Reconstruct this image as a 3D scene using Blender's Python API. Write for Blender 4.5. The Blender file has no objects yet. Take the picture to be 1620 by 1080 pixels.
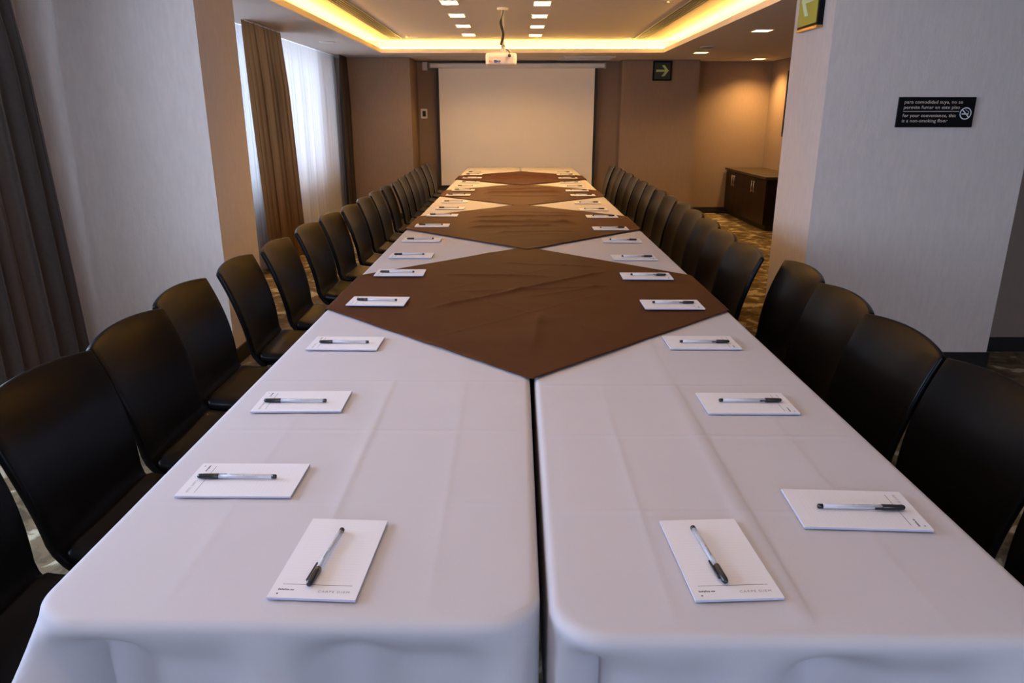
import bpy, bmesh, math, random
from mathutils import Vector, Matrix
from mathutils import noise as mnoise
random.seed(7)
PI = math.pi
SC = bpy.context.scene
COL = SC.collection

# ------------------------------------------------------------------ camera, world, exposure
CAM_Z = 1.38
cam_d = bpy.data.cameras.new('camera')
cam = bpy.data.objects.new('camera', cam_d)
COL.objects.link(cam)
cam.location = (0, 0, CAM_Z)
cam.rotation_euler = (math.radians(90 - 17.258), 0, math.radians(0.452))
cam_d.sensor_fit = 'HORIZONTAL'
cam_d.sensor_width = 36.0
cam_d.lens = 1141.2 / 1620.0 * 36.0
cam_d.clip_start = 0.02
SC.camera = cam

world = bpy.data.worlds.new('World')
SC.world = world
world.use_nodes = True
wn = world.node_tree.nodes
wn['Background'].inputs[0].default_value = (0.54, 0.70, 1.0, 1)
DAY = 15.0
wn['Background'].inputs[1].default_value = DAY

vs = SC.view_settings
vs.view_transform = 'Standard'
vs.look = 'None'
vs.gamma = 1.0
vs.use_curve_mapping = False
vs.exposure = 0.22

WARM = (1.0, 0.57, 0.19)
COVE = (1.0, 0.52, 0.10)
LAMP_E = 16.0
NEAR_E = 5.0
COVE_E = 75.0
NEAR_COVE_E = 8.0
SPOT_E = 9.0
LAMP_W = 27.0
NEAR_W = 8.5
SPOT_W = 130.0

def portal(name, loc, rot, sx, sy):
    l = bpy.data.lights.new(name, 'AREA')
    l.shape = 'RECTANGLE'; l.size = sx; l.size_y = sy
    l.cycles.is_portal = True
    o = bpy.data.objects.new(name, l)
    o.location = loc; o.rotation_euler = rot
    COL.objects.link(o)

# ------------------------------------------------------------------ materials
def nt(name):
    m = bpy.data.materials.new(name)
    m.use_nodes = True
    n = m.node_tree.nodes; l = m.node_tree.links
    return m, n, l, n['Principled BSDF']

def lin(c):
    return tuple(((x / 12.92) if x <= 0.04045 else ((x + 0.055) / 1.055) ** 2.4) for x in c)

def mat(name, col, rough=0.5, metal=0.0, spec=0.5, scale=None, var=0.0, bump=0.0, bscale=None, stretch=(1, 1, 1), coat=0.0):
    m, n, l, b = nt(name)
    b.inputs['Base Color'].default_value = (*col, 1)
    b.inputs['Roughness'].default_value = rough
    b.inputs['Metallic'].default_value = metal
    b.inputs['Specular IOR Level'].default_value = spec
    b.inputs['Coat Weight'].default_value = coat
    if scale or bump:
        tc = n.new('ShaderNodeTexCoord')
        mp = n.new('ShaderNodeMapping'); mp.inputs['Scale'].default_value = stretch
        l.new(tc.outputs['Object'], mp.inputs['Vector'])
    if scale:
        nz = n.new('ShaderNodeTexNoise'); nz.inputs['Scale'].default_value = scale; nz.inputs['Detail'].default_value = 4
        l.new(mp.outputs[0], nz.inputs['Vector'])
        mx = n.new('ShaderNodeMix'); mx.data_type = 'RGBA'
        mx.inputs[6].default_value = (*[max(0, c * (1 - var)) for c in col], 1)
        mx.inputs[7].default_value = (*[min(1, c * (1 + var)) for c in col], 1)
        l.new(nz.outputs['Fac'], mx.inputs[0])
        l.new(mx.outputs[2], b.inputs['Base Color'])
    if bump:
        nb = n.new('ShaderNodeTexNoise'); nb.inputs['Scale'].default_value = bscale or 200; nb.inputs['Detail'].default_value = 3
        l.new(mp.outputs[0], nb.inputs['Vector'])
        bp = n.new('ShaderNodeBump'); bp.inputs['Strength'].default_value = bump; bp.inputs['Distance'].default_value = 0.004
        l.new(nb.outputs['Fac'], bp.inputs['Height'])
        l.new(bp.outputs[0], b.inputs['Normal'])
    return m

def emit(name, col, strength):
    m, n, l, b = nt(name)
    b.inputs['Base Color'].default_value = (0.8, 0.8, 0.8, 1)
    b.inputs['Emission Color'].default_value = (*col, 1)
    b.inputs['Emission Strength'].default_value = strength
    return m

def sheer(name, col, tcol, transp, transl):
    m = bpy.data.materials.new(name); m.use_nodes = True
    n = m.node_tree.nodes; l = m.node_tree.links
    n.remove(n['Principled BSDF'])
    out = n['Material Output']
    d = n.new('ShaderNodeBsdfDiffuse'); d.inputs[0].default_value = (*col, 1)
    t = n.new('ShaderNodeBsdfTranslucent'); t.inputs[0].default_value = (*tcol, 1)
    tr = n.new('ShaderNodeBsdfTransparent'); tr.inputs[0].default_value = (*col, 1)
    m1 = n.new('ShaderNodeMixShader'); m1.inputs[0].default_value = transl
    l.new(d.outputs[0], m1.inputs[1]); l.new(t.outputs[0], m1.inputs[2])
    m2 = n.new('ShaderNodeMixShader'); m2.inputs[0].default_value = transp
    l.new(m1.outputs[0], m2.inputs[1]); l.new(tr.outputs[0], m2.inputs[2])
    l.new(m2.outputs[0], out.inputs[0])
    return m

M = {}
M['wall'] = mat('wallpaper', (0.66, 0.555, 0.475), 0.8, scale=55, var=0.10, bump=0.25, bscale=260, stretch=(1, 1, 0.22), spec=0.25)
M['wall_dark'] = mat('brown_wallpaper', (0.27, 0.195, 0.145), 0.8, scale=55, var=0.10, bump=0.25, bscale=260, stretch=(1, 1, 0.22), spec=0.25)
M['ceil'] = mat('ceiling_paint', (0.72, 0.67, 0.61), 0.9, scale=6, var=0.03, spec=0.2)
M['base'] = mat('baseboard_black', (0.012, 0.010, 0.009), 0.45, scale=20, var=0.2)
M['cloth'] = mat('white_tablecloth', (0.475, 0.452, 0.47), 0.85, scale=9, var=0.03, bump=0.12, bscale=900, spec=0.2)
M['brown'] = mat('brown_satin_cloth', (0.056, 0.0175, 0.007), 0.55, scale=30, var=0.12, bump=0.15, bscale=800, spec=0.07)
M['plastic'] = mat('black_brown_plastic', (0.0035, 0.003, 0.0026), 0.29, scale=200, var=0.15, bump=0.03, bscale=900, spec=0.10)
M['steel'] = mat('dark_steel_tube', (0.03, 0.03, 0.032), 0.35, metal=0.8, scale=60, var=0.15)
M['chrome'] = mat('brushed_chrome', (0.6, 0.58, 0.55), 0.28, metal=1.0, scale=80, var=0.08)
M['screen'] = mat('projection_fabric', (0.93, 0.87, 0.78), 0.9, scale=3, var=0.02, spec=0.1)
M['black'] = mat('matte_black', (0.008, 0.008, 0.008), 0.6, scale=40, var=0.2)
M['white_metal'] = mat('white_enamel', (0.72, 0.70, 0.67), 0.4, scale=30, var=0.03)
M['white_plastic'] = mat('white_plastic', (0.78, 0.74, 0.68), 0.4, scale=40, var=0.03)
M['grey'] = mat('grey_plastic', (0.35, 0.33, 0.31), 0.5, scale=40, var=0.05)
M['alu'] = mat('grey_aluminium', (0.30, 0.29, 0.28), 0.4, metal=0.6, scale=40, var=0.06)
M['slot'] = mat('diffuser_dark', (0.045, 0.04, 0.035), 0.5, metal=0.3, scale=40, var=0.1)
M['brass'] = mat('brass_edge', (0.45, 0.27, 0.08), 0.35, metal=0.9, scale=60, var=0.1)
M['drape'] = mat('charcoal_drape', (0.080, 0.056, 0.044), 0.62, scale=60, var=0.2, bump=0.2, bscale=500, spec=0.35)
M['drape_far'] = mat('dark_brown_drape', (0.035, 0.022, 0.013), 0.75, scale=60, var=0.2, bump=0.2, bscale=500)
M['gauze'] = sheer('brown_gauze', (0.20, 0.12, 0.06), (0.26, 0.15, 0.07), 0.03, 0.45)
M['voile'] = sheer('white_voile', (0.60, 0.56, 0.52), (0.36, 0.335, 0.30), 0.02, 0.45)
M['frame'] = mat('window_frame_grey', (0.10, 0.10, 0.10), 0.5, scale=40, var=0.1)
M['paper'] = None
M['edge'] = mat('pad_glue_edge', (0.42, 0.42, 0.52), 0.7, scale=400, var=0.1)
M['ink'] = mat('print_ink', (0.05, 0.05, 0.06), 0.7, scale=60, var=0.1)
M['ink_grey'] = mat('print_ink_grey', (0.18, 0.18, 0.19), 0.7, scale=60, var=0.1)
M['cap'] = mat('pen_cap_black', (0.012, 0.012, 0.013), 0.25, scale=80, var=0.1)
M['sign_black'] = mat('sign_black', (0.004, 0.0035, 0.0035), 0.55, spec=0.12, scale=40, var=0.1)
M['sign_text'] = mat('sign_lettering', (0.70, 0.55, 0.42), 0.6, scale=40, var=0.05)
M['sign_white'] = mat('sign_pictogram', (0.75, 0.75, 0.75), 0.6, scale=40, var=0.05)
M['green_dark'] = mat('sign_dark_green', (0.006, 0.018, 0.008), 0.4, scale=40, var=0.1)
M['green_pale'] = mat('arrow_pale_green', (0.50, 0.60, 0.22), 0.6, scale=40, var=0.05)
M['green_lit'] = mat('sign_yellow_green', (0.36, 0.36, 0.035), 0.5, scale=40, var=0.05)
M['green_white'] = mat('arrow_whitish_green', (0.62, 0.74, 0.42), 0.6, scale=40, var=0.05)
M['orange'] = mat('port_orange', (0.8, 0.16, 0.02), 0.5, scale=40, var=0.05)
M['blue'] = mat('port_blue', (0.05, 0.08, 0.35), 0.5, scale=40, var=0.05)
M['laminate'] = mat('table_laminate', (0.30, 0.25, 0.20), 0.5, scale=20, var=0.1)
M['canvas'] = mat('dark_canvas', (0.03, 0.022, 0.016), 0.7, scale=12, var=0.5)
M['lamp'] = emit('lamp_panel_glow', WARM, LAMP_E)
M['spotlamp'] = emit('soffit_lamp_glow', WARM, SPOT_E)
M['led'] = emit('cove_led_glow', COVE, COVE_E)
M['led_near'] = emit('near_cove_led_glow', COVE, NEAR_COVE_E)
M['lamp_near'] = emit('near_lamp_panel_glow', WARM, NEAR_E)

def wood(name, c1, c2):
    m, n, l, b = nt(name)
    tc = n.new('ShaderNodeTexCoord'); mp = n.new('ShaderNodeMapping'); mp.inputs['Scale'].default_value = (12, 12, 1.2)
    nz = n.new('ShaderNodeTexNoise'); nz.inputs['Scale'].default_value = 6; nz.inputs['Detail'].default_value = 6
    rp = n.new('ShaderNodeValToRGB'); rp.color_ramp.elements[0].color = (*c1, 1); rp.color_ramp.elements[1].color = (*c2, 1)
    rp.color_ramp.elements[0].position = 0.35; rp.color_ramp.elements[1].position = 0.7
    l.new(tc.outputs['Object'], mp.inputs[0]); l.new(mp.outputs[0], nz.inputs['Vector'])
    l.new(nz.outputs['Fac'], rp.inputs[0]); l.new(rp.outputs[0], b.inputs['Base Color'])
    b.inputs['Roughness'].default_value = 0.4; b.inputs['Specular IOR Level'].default_value = 0.2
    return m
M['wood'] = wood('dark_wenge', (0.007, 0.0035, 0.0025), (0.020, 0.008, 0.0045))
M['wood_top'] = wood('cabinet_top_brown', (0.045, 0.03, 0.018), (0.075, 0.05, 0.03))

def carpet():
    m, n, l, b = nt('mottled_carpet')
    tc = n.new('ShaderNodeTexCoord')
    mp = n.new('ShaderNodeMapping'); mp.inputs['Scale'].default_value = (1.0, 1.0, 1.0)
    l.new(tc.outputs['Object'], mp.inputs[0])
    nz = n.new('ShaderNodeTexNoise'); nz.inputs['Scale'].default_value = 7.5; nz.inputs['Detail'].default_value = 5; nz.inputs['Roughness'].default_value = 0.55; nz.inputs['Distortion'].default_value = 0.6
    l.new(mp.outputs[0], nz.inputs['Vector'])
    rp = n.new('ShaderNodeValToRGB')
    e = rp.color_ramp.elements
    e[0].position = 0.40; e[0].color = (0.085, 0.062, 0.035, 1)
    e[1].position = 0.47; e[1].color = (0.16, 0.115, 0.06, 1)
    a = e.new(0.55); a.color = (0.17, 0.125, 0.068, 1)
    c = e.new(0.60); c.color = (0.42, 0.36, 0.24, 1)
    l.new(nz.outputs['Fac'], rp.inputs[0])
    f = n.new('ShaderNodeTexNoise'); f.inputs['Scale'].default_value = 260; f.inputs['Detail'].default_value = 2
    l.new(mp.outputs[0], f.inputs['Vector'])
    mx = n.new('ShaderNodeMix'); mx.data_type = 'RGBA'; mx.blend_type = 'MULTIPLY'; mx.inputs[0].default_value = 0.5
    l.new(rp.outputs[0], mx.inputs[6]); l.new(f.outputs['Color'], mx.inputs[7])
    l.new(rp.outputs[0], b.inputs['Base Color'])
    bp = n.new('ShaderNodeBump'); bp.inputs['Strength'].default_value = 0.6; bp.inputs['Distance'].default_value = 0.006
    l.new(f.outputs['Fac'], bp.inputs['Height']); l.new(bp.outputs[0], b.inputs['Normal'])
    b.inputs['Roughness'].default_value = 0.95; b.inputs['Specular IOR Level'].default_value = 0.1
    return m
M['carpet'] = carpet()

def paper():
    m, n, l, b = nt('ruled_paper')
    tc = n.new('ShaderNodeTexCoord'); sp = n.new('ShaderNodeSeparateXYZ')
    l.new(tc.outputs['Object'], sp.inputs[0])
    def math_(op, a, v=None):
        k = n.new('ShaderNodeMath'); k.operation = op
        if isinstance(a, (int, float)): k.inputs[0].default_value = a
        else: l.new(a, k.inputs[0])
        if v is not None:
            if isinstance(v, (int, float)): k.inputs[1].default_value = v
            else: l.new(v, k.inputs[1])
        return k.outputs[0]
    fr = math_('FRACT', math_('DIVIDE', math_('ADD', sp.outputs['Y'], 1.0), 0.0068))
    ln = math_('LESS_THAN', fr, 0.10)
    up = math_('GREATER_THAN', sp.outputs['Y'], -0.066)
    dn = math_('LESS_THAN', sp.outputs['Y'], 0.088)
    xa = math_('LESS_THAN', math_('ABSOLUTE', sp.outputs['X']), 0.051)
    fac = math_('MULTIPLY', math_('MULTIPLY', ln, up), math_('MULTIPLY', dn, xa))
    fac = math_('MULTIPLY', fac, 0.16)
    mx = n.new('ShaderNodeMix'); mx.data_type = 'RGBA'
    mx.inputs[6].default_value = (0.64, 0.625, 0.645, 1); mx.inputs[7].default_value = (0.35, 0.35, 0.36, 1)
    l.new(fac, mx.inputs[0]); l.new(mx.outputs[2], b.inputs['Base Color'])
    b.inputs['Roughness'].default_value = 0.75; b.inputs['Specular IOR Level'].default_value = 0.2
    return m
M['paper'] = paper()

def clear(name, col, tr, rough):
    m = bpy.data.materials.new(name); m.use_nodes = True
    n = m.node_tree.nodes; l = m.node_tree.links
    b = n['Principled BSDF']; b.inputs['Base Color'].default_value = (*col, 1); b.inputs['Roughness'].default_value = rough
    t = n.new('ShaderNodeBsdfTransparent'); t.inputs[0].default_value = (0.92, 0.92, 0.94, 1)
    mx = n.new('ShaderNodeMixShader'); mx.inputs[0].default_value = tr
    l.new(b.outputs[0], mx.inputs[1]); l.new(t.outputs[0], mx.inputs[2])
    l.new(mx.outputs[0], n['Material Output'].inputs[0])
    return m
M['barrel'] = clear('clear_barrel', (0.62, 0.62, 0.66), 0.45, 0.15)
M['glass'] = clear('window_glass', (0.8, 0.85, 0.9), 0.92, 0.05)

# ------------------------------------------------------------------ mesh helpers
def me_from_bm(bm, name, m, smooth=False, recalc=True):
    if recalc:
        bmesh.ops.recalc_face_normals(bm, faces=bm.faces)
    me = bpy.data.meshes.new(name)
    bm.to_mesh(me); bm.free()
    if m: me.materials.append(M[m] if isinstance(m, str) else m)
    if smooth:
        for p in me.polygons: p.use_smooth = True
    return me

def add_box(bm, x0, x1, y0, y1, z0, z1, bev=0.0, seg=2):
    r = bmesh.ops.create_cube(bm, size=1.0)
    vs_ = r['verts']
    bmesh.ops.transform(bm, matrix=Matrix.Translation(((x0 + x1) / 2, (y0 + y1) / 2, (z0 + z1) / 2)) @ Matrix.Diagonal((x1 - x0, y1 - y0, z1 - z0, 1)), verts=vs_)
    if bev:
        es = list({e for v in vs_ for e in v.link_edges})
        bmesh.ops.bevel(bm, geom=es, offset=bev, segments=seg, affect='EDGES', profile=0.5)

def add_tube(bm, pts, r, n=8, cap=True):
    pts = [Vector(p) for p in pts]
    rs = r if isinstance(r, (list, tuple)) else [r] * len(pts)
    rings = []
    for i, p in enumerate(pts):
        d = (pts[min(i + 1, len(pts) - 1)] - pts[max(i - 1, 0)]).normalized()
        up = Vector((0, 0, 1)) if abs(d.z) < 0.9 else Vector((1, 0, 0))
        a = d.cross(up).normalized(); b = d.cross(a).normalized()
        rings.append([bm.verts.new(p + (a * math.cos(2 * PI * k / n) + b * math.sin(2 * PI * k / n)) * rs[i]) for k in range(n)])
    for i in range(len(rings) - 1):
        for k in range(n):
            bm.faces.new((rings[i][k], rings[i][(k + 1) % n], rings[i + 1][(k + 1) % n], rings[i + 1][k]))
    if cap:
        bm.faces.new(rings[0][::-1]); bm.faces.new(rings[-1])

def add_prism(bm, pts2, axis, a0, a1):
    """polygon pts2 extruded along axis ('x','y','z')"""
    def P(u, v, w):
        return {'x': (w, u, v), 'y': (u, w, v), 'z': (u, v, w)}[axis]
    A = [bm.verts.new(P(u, v, a0)) for u, v in pts2]
    B = [bm.verts.new(P(u, v, a1)) for u, v in pts2]
    bm.faces.new(A); bm.faces.new(B[::-1])
    n = len(A)
    for i in range(n):
        bm.faces.new((A[i], B[i], B[(i + 1) % n], A[(i + 1) % n]))

def link(name, me, parent=None, loc=None, rot=None):
    o = bpy.data.objects.new(name, me)
    COL.objects.link(o)
    if parent: o.parent = parent
    if loc is not None: o.location = loc
    if rot is not None: o.rotation_euler = rot
    return o

def tag(o, label, cat, group=None):
    o['label'] = label; o['category'] = cat
    if group: o['group'] = group
    return o

def thing(name, label, cat, loc=(0, 0, 0), rot=(0, 0, 0), group=None):
    o = link(name, None, None, loc, rot)
    o.empty_display_size = 0.1
    return tag(o, label, cat, group)

def struct(name, me, label=None, parent=None):
    o = link(name, me, parent)
    if parent is None: o['kind'] = 'structure'
    if label: o['label'] = label
    return o

def boxes(name, bl, m, bev=0.0, smooth=False):
    bm = bmesh.new()
    for b in bl: add_box(bm, *b, bev=bev)
    return me_from_bm(bm, name, m, smooth)

def apply_mods(o):
    dg = bpy.context.evaluated_depsgraph_get()
    dg.update()
    me = bpy.data.meshes.new_from_object(o.evaluated_get(dg))
    return me

def text_mesh(body, size, m, align='LEFT', depth=0.0, spacing=1.0):
    c = bpy.data.curves.new('txt', 'FONT')
    c.body = body; c.size = size; c.align_x = align; c.space_character = spacing
    c.extrude = depth; c.resolution_u = 2
    o = bpy.data.objects.new('txt', c); COL.objects.link(o)
    me = apply_mods(o)
    bpy.data.objects.remove(o); bpy.data.curves.remove(c)
    me.materials.clear(); me.materials.append(M[m])
    return me

ORD = ['first', 'second', 'third', 'fourth', 'fifth', 'sixth', 'seventh', 'eighth', 'ninth', 'tenth', 'eleventh', 'twelfth', 'thirteenth',
       'fourteenth', 'fifteenth', 'sixteenth', 'seventeenth', 'eighteenth', 'nineteenth', 'twentieth']

# ------------------------------------------------------------------ room shell
ZS, ZU = 2.14, 2.285       # lowered border and raised tray heights
XL, XR, YB, YF = -2.55, 4.7, 11.0, -3.0
struct('floor', boxes('floor', [(XL - 0.3, XR + 0.3, YF - 0.3, YB + 0.3, -0.12, 0)], 'carpet'), 'mottled olive and cream patterned carpet')

def wall_with_windows(x0, x1, ywins, y0, y1, zs, zt, H=2.6):
    bl = []
    ys = y0
    for a, b in ywins:
        bl.append((x0, x1, ys, a, 0, H)); bl.append((x0, x1, a, b, 0, zs)); bl.append((x0, x1, a, b, zt, H))
        ys = b
    bl.append((x0, x1, ys, y1, 0, H))
    return bl
WIN_L = [(0.2, 3.05), (4.75, 7.0), (7.06, 9.36), (9.56, 9.82)]
struct('wall_left', boxes('wall_left', wall_with_windows(XL - 0.22, XL, WIN_L, YF - 0.2, YB + 0.2, 0.72, 2.10), 'wall'), 'taupe window wall behind the curtains')
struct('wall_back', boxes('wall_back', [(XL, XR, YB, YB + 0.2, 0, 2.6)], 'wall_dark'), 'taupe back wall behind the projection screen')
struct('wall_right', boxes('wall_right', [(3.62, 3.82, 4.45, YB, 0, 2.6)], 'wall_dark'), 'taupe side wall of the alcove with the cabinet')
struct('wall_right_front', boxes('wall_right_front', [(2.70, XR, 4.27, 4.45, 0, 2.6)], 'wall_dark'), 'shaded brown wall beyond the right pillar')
struct('wall_right_near', boxes('wall_right_near', [(XR, XR + 0.2, YF, 4.45, 0, 2.6)], 'wall'))
REARW = (-0.6, 1.6)
rw = [(XL, REARW[0], YF - 0.2, YF, 0, 2.6), (REARW[1], XR, YF - 0.2, YF, 0, 2.6), (REARW[0], REARW[1], YF - 0.2, YF, 0, 0.8), (REARW[0], REARW[1], YF - 0.2, YF, 2.1, 2.6)]
struct('wall_rear', boxes('wall_rear', rw, 'wall'))
struct('wall_pillar_left', boxes('wall_pillar_left', [(XL, -1.64, 3.97, 4.52, 0, 2.6)], 'wall'), 'grey papered pillar beside the dark curtain')
struct('wall_pillar_right', boxes('wall_pillar_right', [(1.595, 2.70, 3.97, 4.53, 0, 2.6)], 'wall'), 'wide papered pillar carrying the no smoking sign')
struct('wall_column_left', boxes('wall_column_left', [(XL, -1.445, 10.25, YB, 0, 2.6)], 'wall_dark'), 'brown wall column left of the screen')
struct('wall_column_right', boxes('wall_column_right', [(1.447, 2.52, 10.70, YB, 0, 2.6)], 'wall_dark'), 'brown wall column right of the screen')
bb = 0.09; t_ = 0.012
BB = {
 'baseboard_pillar_right': [(1.583, 2.712, 3.958, 3.97, 0, bb), (1.583, 1.595, 3.97, 4.53, 0, bb)],
 'baseboard_pillar_left': [(XL, -1.628, 3.958, 3.97, 0, bb), (-1.64, -1.628, 3.97, 4.52, 0, bb)],
 'baseboard_right_front': [(2.712, XR, 4.258, 4.27, 0, bb), (2.70, 2.712, 3.97, 4.27, 0, bb)],
 'baseboard_back': [(2.52, 3.62, YB - t_, YB, 0, bb), (-1.445, 1.447, YB - t_, YB, 0, bb)],
 'baseboard_column_right': [(1.447, 2.532, 10.688, 10.70, 0, bb), (2.52, 2.532, 10.70, YB - t_, 0, bb)],
 'baseboard_column_left': [(XL, -1.445, 10.238, 10.25, 0, bb)],
 'baseboard_right': [(3.608, 3.62, 4.45, YB - t_, 0, bb)],
}
for k, v in BB.items():
    struct(k, boxes(k, v, 'base'))

# ceiling: lowered border with two raised trays
TX0, TX1 = -1.69, 1.79
TRAYS = [(4.80, 9.56), (-1.6, 3.70)]
LIP = 0.05; SH = 0.17
bl = [(XL, TX0, YF, YB, ZS, ZS + LIP), (TX1, XR, YF, YB, ZS, ZS + LIP)]
ys = YF
for y0, y1 in sorted(TRAYS):
    bl.append((TX0, TX1, ys, y0, ZS, ZS + LIP)); ys = y1
bl.append((TX0, TX1, ys, YB, ZS, ZS + LIP))
ceil = struct('ceiling', boxes('ceiling', bl, 'ceil'), 'lowered painted ceiling border around the raised tray')
bl = [(XL - 0.2, XR + 0.2, YF - 0.2, YB + 0.2, ZU, ZU + 0.1)]
for y0, y1 in TRAYS:
    a0, a1, b0, b1 = TX0 - SH, TX1 + SH, y0 - SH, y1 + SH
    w = 0.03
    bl += [(a0 - w, a0, b0 - w, b1 + w, ZS + LIP, ZU), (a1, a1 + w, b0 - w, b1 + w, ZS + LIP, ZU), (a0, a1, b0 - w, b0, ZS + LIP, ZU), (a0, a1, b1, b1 + w, ZS + LIP, ZU)]
struct('ceiling_tray', boxes('ceiling_tray', bl, 'ceil'), 'raised ceiling tray with warm cove light')

def cove(y0, y1, lab, m):
    t = thing('cove_light_strip', lab, 'cove light', (0, 0, ZS + LIP), group=None)
    o = 0.075; w = 0.018; hh = 0.012
    for b in [(TX0 - o - w, TX0 - o, y0 - o, y1 + o), (TX1 + o, TX1 + o + w, y0 - o, y1 + o), (TX0 - o, TX1 + o, y0 - o - w, y0 - o), (TX0 - o, TX1 + o, y1 + o, y1 + o + w)]:
        link('led_strip', boxes('led_strip', [(*b, 0, hh)], m), t)
cove(*TRAYS[0], 'yellow light strip hidden in the ceiling cove above the far table', 'led')
cove(*TRAYS[1], 'yellow light strip in the near ceiling cove overhead', 'led_near')

# recessed lamps in the raised tray
def lamp(name, x, y, z, sx, sy, m, lab, group, watts=0.0, cone=138, blend=0.8):
    t = thing(name, lab, 'ceiling light', (x, y, z), group=group)
    bm = bmesh.new(); f = 0.012
    for b in [(-sx / 2 - f, -sx / 2, -sy / 2 - f, sy / 2 + f), (sx / 2, sx / 2 + f, -sy / 2 - f, sy / 2 + f), (-sx / 2, sx / 2, -sy / 2 - f, -sy / 2), (-sx / 2, sx / 2, sy / 2, sy / 2 + f)]:
        add_box(bm, *b, -0.006, 0.0)
    link('trim_ring', me_from_bm(bm, 'trim_ring', 'white_metal'), t)
    link('glowing_panel', boxes('glowing_panel', [(-sx / 2, sx / 2, -sy / 2, sy / 2, -0.004, 0.0)], m), t)
    l = bpy.data.lights.new('lamp_beam', 'SPOT')
    l.energy = watts; l.color = WARM; l.spot_size = math.radians(cone); l.spot_blend = blend; l.shadow_soft_size = 0.06
    o = bpy.data.objects.new('lamp_beam', l); COL.objects.link(o); o.parent = t; o.location = (0, 0, -0.02)
G1 = 'recessed lamps in the raised ceiling'
LY = [6.50, 7.29, 8.10, 8.93]
for side, x in (('left', -0.568), ('right', 0.20)):
    for i, y in enumerate(LY):
        lamp('recessed_ceiling_lamp', x, y + (0.06 if side == 'right' else 0), ZU, 0.135, 0.22, 'lamp', f'small glowing rectangular ceiling lamp, {ORD[3 - i]} from the screen in the {side} row', G1, LAMP_W * (1.3 if i > 1 else 1), *((156, 0.35) if i == 3 else (138, 0.8)))
    for i, y in enumerate([5.70, 4.95]):
        lamp('recessed_ceiling_lamp', x, y, ZU, 0.135, 0.22, 'lamp', f'small glowing rectangular ceiling lamp overhead, {ORD[4 + i]} from the screen in the {side} row', G1, LAMP_W * 0.55)
    for i, y in enumerate([2.9, 1.7, 0.5]):
        lamp('recessed_ceiling_lamp', x, y, ZU, 0.135, 0.22, 'lamp_near', f'small glowing ceiling lamp over the near table, {ORD[i]} from the pillars in the {side} row', G1, NEAR_W)
G2 = 'recessed lamps in the right ceiling border'
for x, y, lab in [(2.234, 7.17, 'glowing ceiling lamp in the dark right border, nearest the right pillar'), (2.245, 9.53, 'glowing ceiling lamp in the dark right border, closest to the yellow cove corner'), (3.278, 10.55, 'glowing ceiling lamp washing the alcove wall above the cabinet')]:
    lamp('recessed_ceiling_lamp', x, y, ZS, 0.15, 0.17, 'spotlamp', lab, G2, SPOT_W * (1.0 if x > 3 else 0.35), 136, 0.9)

def disc_thing(name, x, y, z, r, lab, cat, m1, m2):
    t = thing(name, lab, cat, (x, y, z))
    bm = bmesh.new()
    add_tube(bm, [(0, 0, 0), (0, 0, -0.006), (0, 0, -0.009)], [r, r, r * 0.93], 28)
    link('rim', me_from_bm(bm, 'rim', m1), t)
    bm = bmesh.new()
    add_tube(bm, [(0, 0, -0.009), (0, 0, -0.011)], [r * 0.82, r * 0.80], 28)
    link('grille', me_from_bm(bm, 'grille', m2), t)
disc_thing('ceiling_speaker', -2.01, 8.18, ZS, 0.085, 'round pale ceiling speaker near the window curtains', 'speaker', 'white_metal', 'white_plastic')
disc_thing('ceiling_speaker', 2.14, 8.78, ZS, 0.085, 'round ceiling speaker between the two lamps of the right border', 'speaker', 'white_metal', 'grey')
def sprinkler(x, y, lab):
    t = thing('fire_sprinkler', lab, 'sprinkler', (x, y, ZU))
    bm = bmesh.new(); add_tube(bm, [(0, 0, 0), (0, 0, -0.004)], [0.035, 0.03], 18); link('escutcheon', me_from_bm(bm, 'escutcheon', 'white_metal'), t)
    bm = bmesh.new(); add_tube(bm, [(0, 0, -0.004), (0, 0, -0.018), (0, 0, -0.019), (0, 0, -0.022)], [0.010, 0.009, 0.020, 0.020], 12); link('nozzle', me_from_bm(bm, 'nozzle', 'chrome'), t)
sprinkler(1.22, 6.43, 'small sprinkler head at the top edge near the right cove')
sprinkler(1.31, 9.30, 'small sprinkler head at the far right corner of the raised ceiling')
sprinkler(-1.29, 9.04, 'small sprinkler head at the far left corner of the raised ceiling')

def slot_diffuser(x, lab):
    t = thing('slot_diffuser', lab, 'air vent', (x, 7.1, ZU))
    L = 2.2; W = 0.062
    link('backing', boxes('backing', [(-W, W, -L, L, -0.004, 0.0)], 'slot'), t)
    bm = bmesh.new()
    add_box(bm, -W - 0.008, -W, -L, L, -0.010, 0); add_box(bm, W, W + 0.008, -L, L, -0.010, 0)
    add_box(bm, -W, W, -L - 0.008, -L, -0.010, 0); add_box(bm, -W, W, L, L + 0.008, -0.010, 0)
    link('frame', me_from_bm(bm, 'frame', 'alu'), t)
    sl = boxes('slat', [(-0.005, 0.005, -L, L, -0.012, -0.004)], 'alu')
    for k in range(4): link('slat', sl, t, (-0.042 + 0.028 * k, 0, 0))
slot_diffuser(-1.46, 'dark linear air diffuser beside the left yellow cove')
slot_diffuser(1.46, 'dark linear air diffuser beside the right yellow cove')
t = thing('ceiling_vent', 'flat white ceiling vent above the right end of the screen', 'air vent', (0.94, 10.38, ZS))
bm = bmesh.new()
for b in [(-0.34, 0.34, -0.26, -0.23), (-0.34, 0.34, 0.23, 0.26), (-0.34, -0.31, -0.23, 0.23), (0.31, 0.34, -0.23, 0.23)]: add_box(bm, *b, -0.012, 0)
link('frame', me_from_bm(bm, 'frame', 'white_metal'), t)
link('backing', boxes('backing', [(-0.31, 0.31, -0.23, 0.23, -0.003, 0)], 'grey'), t)
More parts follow.
